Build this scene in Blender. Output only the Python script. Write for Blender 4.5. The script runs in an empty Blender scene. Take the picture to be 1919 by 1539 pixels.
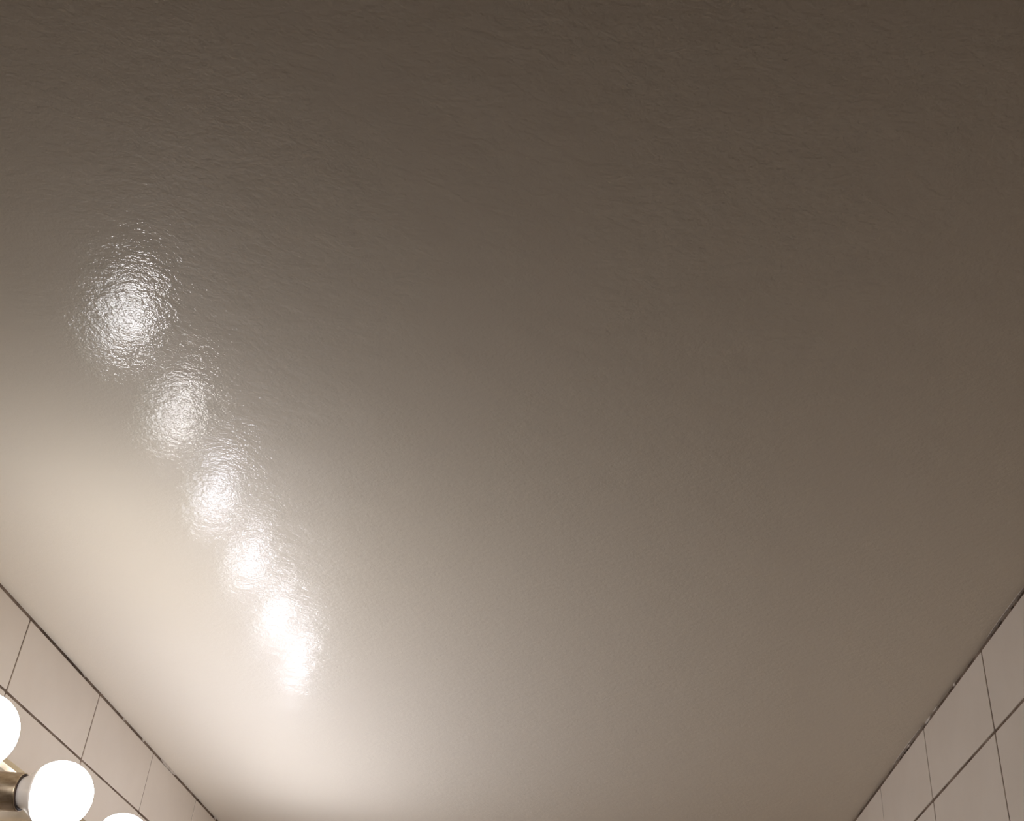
import bpy, bmesh, math, random
from mathutils import Matrix, Vector, noise

C = bpy.context.scene.collection
S = bpy.context.scene
random.seed(7)

# ---------------------------------------------------------------- units
U = 0.5378                    # metres per survey unit (the tiles are 25 cm wide)
EYE = 2.30 - U                # height of the phone above the floor
def X(v): return v * U
def Z(v): return EYE + v * U

# ---------------------------------------------------------------- camera
FPX, PITCH, YAW, ROLL = 2146.17, 0.60167, -0.0933, 0.09072
cam_data = bpy.data.cameras.new('camera')
cam = bpy.data.objects.new('camera', cam_data); C.objects.link(cam)
cam_data.sensor_width = 36.0
cam_data.lens = FPX / 1919.0 * 36.0
cam_data.clip_start = 0.01
fwd = Vector((math.sin(YAW) * math.cos(PITCH), math.cos(YAW) * math.cos(PITCH), math.sin(PITCH)))
r0 = fwd.cross(Vector((0, 0, 1))).normalized(); u0 = r0.cross(fwd)
rgt = r0 * math.cos(ROLL) + u0 * math.sin(ROLL)
upv = u0 * math.cos(ROLL) - r0 * math.sin(ROLL)
m = Matrix((rgt, upv, -fwd)).transposed().to_4x4()
m.translation = (0, 0, EYE)
cam.matrix_world = m
S.camera = cam

# ---------------------------------------------------------------- world and exposure (the bulbs below are the only lamps)
w = bpy.data.worlds.new('world'); S.world = w; w.use_nodes = True
w.node_tree.nodes['Background'].inputs[0].default_value = (0.0, 0.0, 0.0, 1)
w.node_tree.nodes['Background'].inputs[1].default_value = 0.2
S.view_settings.view_transform = 'Standard'
S.view_settings.look = 'None'
S.view_settings.gamma = 1.0
S.view_settings.use_curve_mapping = False
S.view_settings.exposure = 0.0
BULB_STRENGTH = 28.5
FOOT, TIP = 0.16, 1.66             # how the diffuser's brightness runs from its collar to its tip
# mixed bulbs: each its own brightness and tint, from the first to the last of the row
BULBS = [(1.06, (0.99, 0.975, 1.00)), (0.86, (0.99, 0.965, 0.98)), (0.98, (0.98, 1.0, 1.13)),
         (1.02, (0.98, 1.0, 1.14)), (1.06, (0.98, 1.0, 1.13)), (1.12, (0.98, 1.0, 1.12))]
S.cycles.max_bounces = 12
S.cycles.diffuse_bounces = 8
S.cycles.sample_clamp_indirect = 8.0

# ---------------------------------------------------------------- helpers
def mat(name, col, rough=0.5, metal=0.0, spec=0.5):
    k = bpy.data.materials.new(name); k.use_nodes = True
    n = k.node_tree.nodes; b = n['Principled BSDF']
    b.inputs['Base Color'].default_value = (*col, 1)
    b.inputs['Roughness'].default_value = rough
    b.inputs['Metallic'].default_value = metal
    b.inputs['Specular IOR Level'].default_value = spec
    return k, n, k.node_tree.links, b

def noise_node(n, l, scale, detail=3.0, rough=0.5, vec=None, stretch=None):
    tc = n.new('ShaderNodeTexCoord'); t = n.new('ShaderNodeTexNoise')
    t.inputs['Scale'].default_value = scale; t.inputs['Detail'].default_value = detail
    t.inputs['Roughness'].default_value = rough
    if stretch:
        mp = n.new('ShaderNodeMapping'); mp.inputs['Scale'].default_value = stretch
        l.new(tc.outputs['Object'], mp.inputs['Vector']); l.new(mp.outputs['Vector'], t.inputs['Vector'])
    else:
        l.new(tc.outputs['Object'], t.inputs['Vector'])
    return t

def ramp(n, l, src, stops):
    r = n.new('ShaderNodeValToRGB')
    e = r.color_ramp.elements
    while len(e) < len(stops): e.new(0.5)
    for i, (p, c) in enumerate(stops):
        e[i].position = p; e[i].color = (*c, 1)
    l.new(src, r.inputs['Fac'])
    return r

def link_obj(name, me, material, parent=None):
    o = bpy.data.objects.new(name, me); C.objects.link(o)
    if material is not None and not me.materials: me.materials.append(material)
    if parent is not None: o.parent = parent
    return o

def bm_obj(name, bm, material, parent=None, smooth=False):
    bmesh.ops.recalc_face_normals(bm, faces=bm.faces[:])
    me = bpy.data.meshes.new(name); bm.to_mesh(me); bm.free()
    if smooth:
        for p in me.polygons: p.use_smooth = True
    return link_obj(name, me, material, parent)

def tag(o, label=None, cat=None, group=None, kind=None):
    if label: o['label'] = label
    if cat: o['category'] = cat
    if group: o['group'] = group
    if kind: o['kind'] = kind
    return o

def box(bm, x0, x1, y0, y1, z0, z1):
    v = [bm.verts.new(p) for p in ((x0,y0,z0),(x1,y0,z0),(x1,y1,z0),(x0,y1,z0),(x0,y0,z1),(x1,y0,z1),(x1,y1,z1),(x0,y1,z1))]
    for f in ((0,3,2,1),(4,5,6,7),(0,1,5,4),(1,2,6,5),(2,3,7,6),(3,0,4,7)):
        bm.faces.new([v[i] for i in f])

def lathe(bm, prof, axis_o, seg=48, close_start=True, close_end=True):
    """revolve (distance along +X, radius) pairs round an axis parallel to X through axis_o"""
    ox, oy, oz = axis_o; rings = []
    for d, r in prof:
        if r < 1e-6:
            rings.append([bm.verts.new((ox + d, oy, oz))]); continue
        rings.append([bm.verts.new((ox + d, oy + r * math.cos(2*math.pi*i/seg), oz + r * math.sin(2*math.pi*i/seg))) for i in range(seg)])
    for a, b in zip(rings, rings[1:]):
        for i in range(seg):
            j = (i + 1) % seg
            if len(a) == 1: bm.faces.new((a[0], b[i], b[j]))
            elif len(b) == 1: bm.faces.new((a[i], b[0], a[j]))
            else: bm.faces.new((a[i], b[i], b[j], a[j]))

# ---------------------------------------------------------------- survey
WL, WR = -1.26163, 0.79396                 # faces of the tiled walls
TW, H1 = 0.46484, 0.17562                  # tile pitch, height of the cut top course
YL, YR = 2.3424, 2.24081                   # one vertical joint on each wall
Y0, Y1 = -0.55 / U, 4.13               # back and far walls
BX, BZ, BY, BS = -0.98902, 0.56313, 1.79264, 0.35581   # bulb row: distance, height, first bulb, spacing
BR = 0.0617                                # bulb radius
TH = 0.20 / U                              # height of a full tile
ROOM_H = 2.30

# ---------------------------------------------------------------- materials
# semi-gloss ceiling paint with a rolled, orange-peel skin
m_ceil, n, l, b = mat('ceiling_paint', (0.77, 0.695, 0.575), 0.36, 0, 0.5)
na = noise_node(n, l, 205.0, 2.0, 0.5)
nb = noise_node(n, l, 620.0, 1.0, 0.5)
nc = noise_node(n, l, 22.0, 2.0, 0.5)
mx = n.new('ShaderNodeMath'); mx.operation = 'MULTIPLY_ADD'; mx.inputs[1].default_value = 0.35
l.new(nb.outputs['Fac'], mx.inputs[0]); l.new(na.outputs['Fac'], mx.inputs[2])
bp = n.new('ShaderNodeBump'); bp.inputs['Strength'].default_value = 1.0; bp.inputs['Distance'].default_value = 0.00031
l.new(mx.outputs[0], bp.inputs['Height'])
bp2 = n.new('ShaderNodeBump'); bp2.inputs['Strength'].default_value = 1.0; bp2.inputs['Distance'].default_value = 0.0007
l.new(nc.outputs['Fac'], bp2.inputs['Height']); l.new(bp.outputs['Normal'], bp2.inputs['Normal'])
l.new(bp2.outputs['Normal'], b.inputs['Normal'])
b.inputs['Coat Weight'].default_value = 0.064
b.inputs['Coat Roughness'].default_value = 0.035
b.inputs['Coat IOR'].default_value = 4.0
l.new(bp2.outputs['Normal'], b.inputs['Coat Normal'])
b.inputs['Specular IOR Level'].default_value = 0.04

# pale beige glazed tile
m_tile, n, l, b = mat('beige_glazed_tile', (0.70, 0.62, 0.53), 0.38, 0, 0.45)
t1 = noise_node(n, l, 9.0, 4.0, 0.6)
rp = ramp(n, l, t1.outputs['Fac'], [(0.3, (0.70, 0.615, 0.515)), (0.7, (0.75, 0.668, 0.568))])
l.new(rp.outputs['Color'], b.inputs['Base Color'])
t2 = noise_node(n, l, 160.0, 2.0)
bp = n.new('ShaderNodeBump'); bp.inputs['Strength'].default_value = 0.4; bp.inputs['Distance'].default_value = 0.0001
l.new(t2.outputs['Fac'], bp.inputs['Height']); l.new(bp.outputs['Normal'], b.inputs['Normal'])

# brown-grey grout, blotchy
m_grout, n, l, b = mat('brown_grout', (0.12, 0.085, 0.06), 0.9, 0, 0.2)
t1 = noise_node(n, l, 28.0, 4.0, 0.6)
rp = ramp(n, l, t1.outputs['Fac'], [(0.35, (0.10, 0.067, 0.046)), (0.62, (0.24, 0.178, 0.13)), (0.8, (0.38, 0.30, 0.24))])
l.new(rp.outputs['Color'], b.inputs['Base Color'])

# old dark sealant in the gap under the ceiling
m_seal, n, l, b = mat('dark_sealant', (0.05, 0.03, 0.02), 0.85, 0, 0.2)
t1 = noise_node(n, l, 34.0, 5.0, 0.65)
rp = ramp(n, l, t1.outputs['Fac'], [(0.38, (0.035, 0.021, 0.013)), (0.56, (0.10, 0.068, 0.046)), (0.72, (0.26, 0.20, 0.15))])
l.new(rp.outputs['Color'], b.inputs['Base Color'])

m_caulk, n, l, b = mat('white_caulk', (0.62, 0.55, 0.47), 0.6, 0, 0.4)
t1 = noise_node(n, l, 120.0, 3.0)
rp = ramp(n, l, t1.outputs['Fac'], [(0.35, (0.50, 0.43, 0.36)), (0.65, (0.68, 0.61, 0.53))])
l.new(rp.outputs['Color'], b.inputs['Base Color'])

m_paint, n, l, b = mat('plain_wall_paint', (0.30, 0.22, 0.14), 0.6, 0, 0.3)
t1 = noise_node(n, l, 6.0, 3.0)
rp = ramp(n, l, t1.outputs['Fac'], [(0.3, (0.085, 0.048, 0.02)), (0.7, (0.105, 0.062, 0.028))])
l.new(rp.outputs['Color'], b.inputs['Base Color'])

m_floor, n, l, b = mat('brown_floor_tile', (0.20, 0.13, 0.08), 0.5, 0, 0.4)
t1 = noise_node(n, l, 7.0, 5.0)
rp = ramp(n, l, t1.outputs['Fac'], [(0.3, (0.10, 0.055, 0.025)), (0.7, (0.14, 0.08, 0.04))])
l.new(rp.outputs['Color'], b.inputs['Base Color'])

m_added_door, n, l, b = mat('added_dark_door', (0.07, 0.035, 0.015), 0.45, 0, 0.4)  # for the added door, dark so it absorbs light near the camera
t1 = noise_node(n, l, 5.0, 5.0, 0.6, stretch=(6, 6, 0.4))
rp = ramp(n, l, t1.outputs['Fac'], [(0.3, (0.055, 0.027, 0.011)), (0.7, (0.085, 0.045, 0.02))])
l.new(rp.outputs['Color'], b.inputs['Base Color'])

# polished pale brass of the light bar
m_brass, n, l, b = mat('polished_brass', (0.86, 0.73, 0.50), 0.16, 1.0, 0.5)
t1 = noise_node(n, l, 60.0, 4.0)
rp = ramp(n, l, t1.outputs['Fac'], [(0.3, (0.80, 0.68, 0.47)), (0.7, (0.90, 0.78, 0.56))])
l.new(rp.outputs['Color'], b.inputs['Base Color'])
mr = n.new('ShaderNodeMapRange'); mr.inputs['To Min'].default_value = 0.18; mr.inputs['To Max'].default_value = 0.22
l.new(t1.outputs['Fac'], mr.inputs['Value']); l.new(mr.outputs['Result'], b.inputs['Roughness'])

m_plate, n, l, b = mat('pale_polished_metal', (0.84, 0.78, 0.66), 0.2, 1.0, 0.5)
t1 = noise_node(n, l, 70.0, 4.0)
rp = ramp(n, l, t1.outputs['Fac'], [(0.3, (0.78, 0.72, 0.60)), (0.7, (0.88, 0.82, 0.70))])
l.new(rp.outputs['Color'], b.inputs['Base Color'])
mr = n.new('ShaderNodeMapRange'); mr.inputs['To Min'].default_value = 0.14; mr.inputs['To Max'].default_value = 0.30
l.new(t1.outputs['Fac'], mr.inputs['Value']); l.new(mr.outputs['Result'], b.inputs['Roughness'])

# tarnished socket cups
m_sock, n, l, b = mat('tarnished_brass', (0.50, 0.39, 0.27), 0.34, 1.0, 0.5)
t1 = noise_node(n, l, 90.0, 5.0, 0.65, stretch=(0.35, 1, 1))
rp = ramp(n, l, t1.outputs['Fac'], [(0.3, (0.30, 0.215, 0.14)), (0.5, (0.50, 0.40, 0.28)), (0.72, (0.68, 0.58, 0.46))])
l.new(rp.outputs['Color'], b.inputs['Base Color'])
mr = n.new('ShaderNodeMapRange'); mr.inputs['To Min'].default_value = 0.25; mr.inputs['To Max'].default_value = 0.5
l.new(t1.outputs['Fac'], mr.inputs['Value']); l.new(mr.outputs['Result'], b.inputs['Roughness'])

m_liner, n, l, b = mat('brown_socket_liner', (0.07, 0.045, 0.035), 0.6, 0, 0.3)
m_housing, n, l, b = mat('white_bulb_plastic', (0.80, 0.74, 0.68), 0.25, 0, 0.5)
b.inputs['Coat Weight'].default_value = 0.3; b.inputs['Coat Roughness'].default_value = 0.08
m_screw, n, l, b = mat('nickel_screw_cap', (0.7, 0.68, 0.62), 0.3, 1.0)

m_glow = bpy.data.materials.new('glowing_bulb_dome'); m_glow.use_nodes = True
n = m_glow.node_tree.nodes; l = m_glow.node_tree.links
for q in list(n): n.remove(q)
em = n.new('ShaderNodeEmission'); oi = n.new('ShaderNodeObjectInfo'); l.new(oi.outputs['Color'], em.inputs[0]); 
# the diode board sits at the collar and faces the tip, so the diffuser is brighter at its tip than round its foot
tc = n.new('ShaderNodeTexCoord'); sx = n.new('ShaderNodeSeparateXYZ'); l.new(tc.outputs['Object'], sx.inputs[0])
mr = n.new('ShaderNodeMapRange'); mr.inputs['From Min'].default_value = -0.032 * U; mr.inputs['From Max'].default_value = BR * U
mr.inputs['To Min'].default_value = BULB_STRENGTH * FOOT; mr.inputs['To Max'].default_value = BULB_STRENGTH * TIP
l.new(sx.outputs['X'], mr.inputs['Value']); l.new(mr.outputs['Result'], em.inputs[1])
ou = n.new('ShaderNodeOutputMaterial'); l.new(em.outputs[0], ou.inputs[0])

# ---------------------------------------------------------------- room shell
GRECESS = 0.0007
TT = 0.008
bm = bmesh.new(); box(bm, X(WL) - 0.15, X(WR) + 0.15, X(Y0) - 0.15, X(Y1) + 0.15, ROOM_H, ROOM_H + 0.12)
ceiling = tag(bm_obj('ceiling', bm, m_ceil), 'semi-gloss off-white ceiling with orange-peel paint, mirroring the bulbs', 'ceiling', kind='structure')
bm = bmesh.new(); box(bm, X(WL) - 0.15, X(WR) + 0.15, X(Y0) - 0.15, X(Y1) + 0.15, -0.1, 0)
tag(bm_obj('floor', bm, m_floor), 'dark brown floor below the tiled walls', 'floor', kind='structure')
bm = bmesh.new(); box(bm, X(WL) - 0.12, X(WL) - GRECESS, X(Y0) - 0.12, X(Y1) + 0.12, 0, ROOM_H)
wall_left = tag(bm_obj('wall_left', bm, m_grout), 'beige tiled wall behind the row of glowing bulbs', 'wall', kind='structure')
bm = bmesh.new(); box(bm, X(WR) + GRECESS, X(WR) + 0.12, X(Y0) - 0.12, X(Y1) + 0.12, 0, ROOM_H)
wall_right = tag(bm_obj('wall_right', bm, m_grout), 'bare beige tiled wall opposite the bulbs, without any lamp', 'wall', kind='structure')
bm = bmesh.new(); box(bm, X(WL) - GRECESS, X(WR) + GRECESS, X(Y1) + GRECESS, X(Y1) + 0.12, 0, ROOM_H)
wall_front = tag(bm_obj('wall_front', bm, m_grout), 'tiled end wall beyond the last bulb', 'wall', kind='structure')
bm = bmesh.new(); box(bm, X(WL) - GRECESS, X(WR) + GRECESS, X(Y0) - 0.12, X(Y0), 0, ROOM_H)
tag(bm_obj('wall_back', bm, m_paint), 'plain painted wall behind the photographer', 'wall', kind='structure')

# ---------------------------------------------------------------- tiles
JH, JV = 0.0031, 0.0030       # widths of level and upright joints
GAP = 0.0042                  # gap between top course and ceiling

def tile_bm(bm, wd, ht, M):
    """a glazed tile wd x ht lying in local (u, v), front at depth 0, rounded corners and a softened arris"""
    rc, ch = 0.0018, 0.0005
    def outline(inset, dep):
        pts = []
        a, c = wd / 2 - inset, ht / 2 - inset
        for sx, sy, st in ((1, 1, 0), (-1, 1, 90), (-1, -1, 180), (1, -1, 270)):
            for k in (0, 45, 90):
                t = math.radians(st + k)
                pts.append((sx * (a - rc) + rc * math.cos(t), sy * (c - rc) + rc * math.sin(t), dep))
        return [bm.verts.new(M @ Vector(p)) for p in pts]
    r0, r1, r2 = outline(0, -TT), outline(0, -ch), outline(ch, 0)
    for A, B in ((r0, r1), (r1, r2)):
        for i in range(12):
            j = (i + 1) % 12
            bm.faces.new((A[i], A[j], B[j], B[i]))
    bm.faces.new(r2)

def basis(side):
    # columns: along the course, up, out of the wall
    if side == 'L': return Matrix(((0, 0, 1), (1, 0, 0), (0, 1, 0))).to_4x4()
    if side == 'R': return Matrix(((0, 0, -1), (1, 0, 0), (0, 1, 0))).to_4x4()
    return Matrix(((1, 0, 0), (0, 0, -1), (0, 1, 0))).to_4x4()

z_top = ROOM_H - GAP
z_j1 = ROOM_H - H1 * U
courses = [(z_j1 + JH / 2, z_top)]
z = z_j1
while z - TH * U > 0.02:
    courses.append((z - TH * U + JH / 2, z - JH / 2)); z -= TH * U
courses.append((0.001, z - JH / 2))

cache = {}
for side, wall, face, yj in (('L', wall_left, WL, YL), ('R', wall_right, WR, YR)):
    field = bmesh.new()
    i0 = math.floor((Y0 - yj) / TW); i1 = math.ceil((Y1 - yj) / TW)
    for i in range(i0, i1):
        ya = max(X(yj + i * TW) + JV / 2, X(Y0) + 0.001); yb = min(X(yj + (i + 1) * TW) - JV / 2, X(Y1) - 0.001)
        if yb - ya < 0.01: continue
        for k, (za, zb) in enumerate(courses):
            out = random.uniform(-0.00025, 0.00025)
            tilt = Matrix.Rotation(random.uniform(-0.0016, 0.0016), 4, 'Y') @ Matrix.Rotation(random.uniform(-0.0016, 0.0016), 4, 'X')
            M = Matrix.Translation((X(face) + (out if side == 'L' else -out), (ya + yb) / 2, (za + zb) / 2)) @ basis(side) @ tilt
            if k < 2 and -3 <= i <= 4:
                key = (side, k, round(yb - ya, 4))
                if key not in cache:
                    tb = bmesh.new(); tile_bm(tb, yb - ya, zb - za, Matrix())
                    bmesh.ops.recalc_face_normals(tb, faces=tb.faces[:])
                    me = bpy.data.meshes.new('tile'); tb.to_mesh(me); tb.free(); me.materials.append(m_tile); cache[key] = me
                o = link_obj('tile', cache[key], None, wall); o.matrix_world = M
            else:
                tile_bm(field, yb - ya, zb - za, M)
    tag(bm_obj('tile_field', field, m_tile, wall), kind='stuff')
field = bmesh.new()
xw = X(WR) - X(WL); nx = 5
for i in range(nx):
    for za, zb in courses:
        xa = X(WL) + 0.001 + i * (xw - 0.002) / nx + JV / 2; xb = X(WL) + 0.001 + (i + 1) * (xw - 0.002) / nx - JV / 2
        tile_bm(field, xb - xa, zb - za, Matrix.Translation(((xa + xb) / 2, X(Y1), (za + zb) / 2)) @ basis('F'))
tag(bm_obj('tile_field', field, m_tile, wall_front), kind='stuff')

# unseen dark door added beside the camera to cut bounce light on the ceiling
DY0, DY1, DZ = -0.30, 0.92, 2.04
bm = bmesh.new(); box(bm, X(WR) - 0.012, X(WR) + 0.0005, DY0 * U, DY1 * U, 0.004, DZ)
door = tag(bm_obj('added_door_1', bm, m_added_door), 'unseen dark brown door added beside the camera to darken the near ceiling', 'door', kind='structure')
for za, zb in ((0.18, 0.92), (1.08, 1.88)):
    bm = bmesh.new(); box(bm, X(WR) - 0.018, X(WR) - 0.012, DY0 * U + 0.10, DY1 * U - 0.10, za, zb)
    bmesh.ops.bevel(bm, geom=bm.edges[:], offset=0.004, segments=1, affect='EDGES')
    bm_obj('added_door_panel', bm, m_added_door, door)
bm = bmesh.new()
lathe(bm, [(X(WR) - 0.0121, 0), (X(WR) - 0.0125, 0.024), (X(WR) - 0.018, 0.022), (X(WR) - 0.020, 0.010), (X(WR) - 0.045, 0.010), (X(WR) - 0.052, 0.024), (X(WR) - 0.070, 0.022), (X(WR) - 0.078, 0)], (0, DY0 * U + 0.06, 1.0), 24)
bm_obj('added_door_knob', bm, m_brass, door, smooth=True)

# ---------------------------------------------------------------- the sealed gap between tiles and ceiling
def interp(tab, y):
    if y <= tab[0][0]: return tab[0][1]
    for (a, va), (c, vc) in zip(tab, tab[1:]):
        if y <= c: return va + (vc - va) * (y - a) / (c - a)
    return tab[-1][1]

def seal_strip(name, face, s, depth_tab, seed):
    """ragged dark sealant filling the gap; s = +1 when the room lies on the +X side"""
    bm = bmesh.new(); N = 900; prev = None
    for i in range(N + 1):
        y = Y0 + (Y1 - Y0) * i / N
        d = interp(depth_tab, y) + 0.0006 * noise.noise(Vector((y * 38, seed, 0))) + 0.0003 * noise.noise(Vector((y * 150, seed, 5)))
        xf = X(face) - s * max(d, -0.0004)
        xb = X(face) - s * TT
        ring = [bm.verts.new(p) for p in ((xb, X(y), ROOM_H - 0.0054), (xf, X(y), ROOM_H - 0.0045), (xf, X(y), ROOM_H - 0.0002), (xb, X(y), ROOM_H - 0.0001))]
        if prev:
            for k in range(3): bm.faces.new((prev[k], prev[k + 1], ring[k + 1], ring[k]))
        prev = ring
    return tag(bm_obj(name, bm, m_seal), kind='structure')

trim_1 = tag(seal_strip('trim_1', WL, 1, [(2.0, .0012), (2.32, .0012), (2.45, .0004), (2.72, .0006), (2.85, .002), (3.3, .0016), (3.5, .0012), (4.2, .0022)], 1.3),
             'dark sealed gap under the ceiling above the bulb wall', 'sealant')
trim_2 = tag(seal_strip('trim_2', WR, -1, [(1.9, .0006), (2.2, .0008), (2.26, .0026), (2.6, .0026), (2.66, .001), (2.9, .0006), (3.1, .0018), (3.6, .0028)], 8.1),
             'dark cracked gap under the ceiling above the bare tiled wall', 'sealant')

def smear(parent, face, s, ya, yb, za, zb, proud, seed):
    """a lump of pale filler lying in the gap between ya and yb, from za down to zb below the ceiling"""
    bm = bmesh.new(); N = 14; prev = None
    for i in range(N + 1):
        t = i / N; y = ya + (yb - ya) * t
        e = math.sqrt(max(0.0, 1 - (2 * t - 1) ** 2)) * 0.9 + 0.1
        j = 0.25 * noise.noise(Vector((t * 6, seed, 2)))
        lo = za + (zb - za) * min(1.0, e * (1 + j)); xo = X(face) + s * proud * e
        mid = (za + lo) / 2
        ring = [bm.verts.new(p) for p in ((X(face) - s * 0.004, X(y), ROOM_H - za), (xo, X(y), ROOM_H - za - 0.0001), (xo + s * 0.0003, X(y), ROOM_H - mid),
                                          (xo, X(y), ROOM_H - lo), (X(face) - s * 0.004, X(y), ROOM_H - lo))]
        if prev:
            for k in range(4): bm.faces.new((prev[k], prev[k + 1], ring[k + 1], ring[k]))
        else: bm.faces.new(ring)
        prev = ring
    bm.faces.new(prev[::-1])
    return bm_obj('caulk_smear', bm, m_caulk, parent, smooth=False)

for ya, yb, za, zb, pr, sd in ((3.34, 3.50, 0, .0040, .0008, 1), (2.992, 3.004, 0, .0036, .0005, 2), (3.165, 3.178, .0006, .0036, .0003, 3),
                               (3.965, 3.985, 0, .0036, .0006, 4), (2.675, 2.70, 0, .0012, .0006, 5)):
    smear(trim_1, WL, 1, ya, yb, za, zb, pr, sd)
for ya, yb, za, zb, pr, sd in ((2.43, 2.442, 0, .0036, .0006, 6), (2.575, 2.61, 0, .0022, .0016, 7), (2.64, 2.685, 0, .0034, .0008, 8),
                               (2.70, 3.02, 0, .0012, .0030, 9), (1.93, 2.20, 0, .0010, .0024, 10), (2.83, 2.86, 0, .0026, .0010, 11)):
    smear(trim_2, WR, -1, ya, yb, za, zb, pr, sd)

# ---------------------------------------------------------------- vanity light bar
XF = -1.17                                  # front of the raised rim
HB, RIM, CH, CD = 0.0955, 0.0115, 0.0095, 0.0050         # half height, rim height, chamfer height and depth down to the face plate
yb0, yb1 = BY - BS / 2, BY + 5.5 * BS
bar = bpy.data.objects.new('vanity_light_bar', None); C.objects.link(bar)
bar.location = (X(WL), X((yb0 + yb1) / 2), Z(BZ))
tag(bar, 'polished brass bathroom light bar with six sockets along the tiled wall', 'light fixture')
bar_inv = Matrix.Translation(-bar.location)
XP = XF - CD
bm = bmesh.new()
loops = []                                  # a rectangular frame: back edge, outer arris, rim, chamfer foot, return behind the plate
for x, ins in ((WL, 0), (XF - .0012, 0), (XF, .0012), (XF, RIM), (XP, RIM + CH), (XP - .004, RIM + CH)):
    loops.append([bm.verts.new((X(x), X(yy), Z(BZ + zz))) for yy, zz in ((yb0 + ins, -HB + ins), (yb1 - ins, -HB + ins), (yb1 - ins, HB - ins), (yb0 + ins, HB - ins))])
for A, B in zip(loops, loops[1:]):
    for i in range(4):
        j = (i + 1) % 4; bm.faces.new((A[i], A[j], B[j], B[i]))
bm.transform(bar_inv)
bm_obj('frame', bm, m_brass, bar)
bm = bmesh.new(); ins = RIM + CH
box(bm, X(XP - .0035), X(XP - .0002), X(yb0 + ins) + 0.0001, X(yb1 - ins) - 0.0001, Z(BZ - HB + ins) + 0.0001, Z(BZ + HB - ins) - 0.0001)
bm.transform(bar_inv)
bm_obj('face_plate', bm, m_plate, bar)['label'] = 'pale polished face plate of the light bar'

XR = BX - 0.071                             # rim of the sockets
sock = liner = None
for i in range(6):
    yc = BY + i * BS
    if sock is None:
        bm = bmesh.new()
        ro, ri, d0, d1 = X(.0353), X(.0325), X(XP - .0008), X(XR)
        lathe(bm, [(d0, X(.043)), (d0 + .004, X(.043)), (d0 + .0055, X(.040)), (d0 + .006, ro), (d1 - .0012, ro), (d1 - .0003, ro - .0004),
                   (d1, ro - .0010), (d1 - .0006, ri), (d1 - .03, ri), (d1 - .03, 0)], (0, 0, 0))
        sock = bm_obj('socket', bm, m_sock, bar, smooth=True); sock.data.set_sharp_from_angle(angle=math.radians(40))
        bm = bmesh.new()
        lathe(bm, [(d1 - .0295, ri - .0001), (d1 + .0004, ri - .0001), (d1 + .0008, ri - .0006), (d1 + .0006, ri - .0018), (d1 - .001, ri - .0021), (d1 - .0285, ri - .0021), (d1 - .0285, 0)], (0, 0, 0))
        liner = bm_obj('socket_liner', bm, m_liner, sock, smooth=True)
        liner.data.set_sharp_from_angle(angle=math.radians(40)); s_i, l_i = sock, liner
    else:
        s_i = sock.copy(); C.objects.link(s_i); s_i.parent = bar
        l_i = liner.copy(); C.objects.link(l_i); l_i.parent = s_i
    s_i.location = (-bar.location.x, X(yc) - bar.location.y, 0)
    l_i['label'] = 'dark brown inner lip of the socket'

# ---------------------------------------------------------------- bulbs
bulb_labels = [
    'glowing white bulb half cut off by the left frame edge, above the first whole bulb',
    'glowing white globe bulb seen almost whole, its pale collar in a tarnished socket',
    'glowing bulb of which only the top peeks over the bottom frame edge',
    'fourth bulb along the brass bar, below the frame, seen only as a ceiling reflection',
    'fifth bulb along the brass bar, seen only as the last reflection but one',
    'last bulb along the brass bar, seen only as the lowest and smallest ceiling reflection']
proto = None
JX, JR = -0.032, math.sqrt(BR ** 2 - 0.032 ** 2)
for i in range(6):
    if proto is None:
        root = bpy.data.objects.new('light_bulb', None); C.objects.link(root)
        bm = bmesh.new(); prof = []
        a0 = math.acos(JX / BR)
        for k in range(25):
            a = a0 * (1 - k / 24)
            prof.append((X(BR * math.cos(a)), X(BR * math.sin(a)) if k < 24 else 0))
        prof = [(X(JX), 0)] + prof
        lathe(bm, prof, (0, 0, 0), 64)
        dome = bm_obj('dome', bm, m_glow, root, smooth=True)
        bm = bmesh.new()
        hp = [(-.0318, JR + .0004), (-.034, JR), (-.0385, .0488), (-.0450, .0432), (-.0520, .0375), (-.0590, .0330), (-.0650, .0303), (-.0690, .0290), (-.0705, .0276), (-.0900, .0265), (-.1000, .0240), (-.1000, 0)]
        lathe(bm, [(X(-.0318), 0)] + [(X(d), X(r)) for d, r in hp], (0, 0, 0), 64)
        collar = bm_obj('collar', bm, m_housing, root, smooth=True); collar['label'] = 'unlit white plastic collar of the bulb'
        bm = bmesh.new()
        sp = [(-.1002, 0)]
        for k in range(13): sp.append((-.1002 - k * .002, .0225 if k % 2 == 0 else .0208))
        sp += [(-.1255, .012), (-.1255, 0)]
        lathe(bm, [(X(d), X(r)) for d, r in sp], (0, 0, 0), 32)
        cap = bm_obj('screw_cap', bm, m_screw, root, smooth=True)
        proto = root; kids = [dome, collar, cap]
    else:
        root = proto.copy(); C.objects.link(root)
        for q in kids:
            c = q.copy(); C.objects.link(c); c.parent = root
    k, tint = BULBS[i]
    next(q for q in root.children if q.name.startswith('dome')).color = (k * tint[0], k * tint[1], k * tint[2], 1)
    root.location = (X(BX), X(BY + i * BS), Z(BZ))
    tag(root, bulb_labels[i], 'light bulb', 'bulbs along the brass light bar')
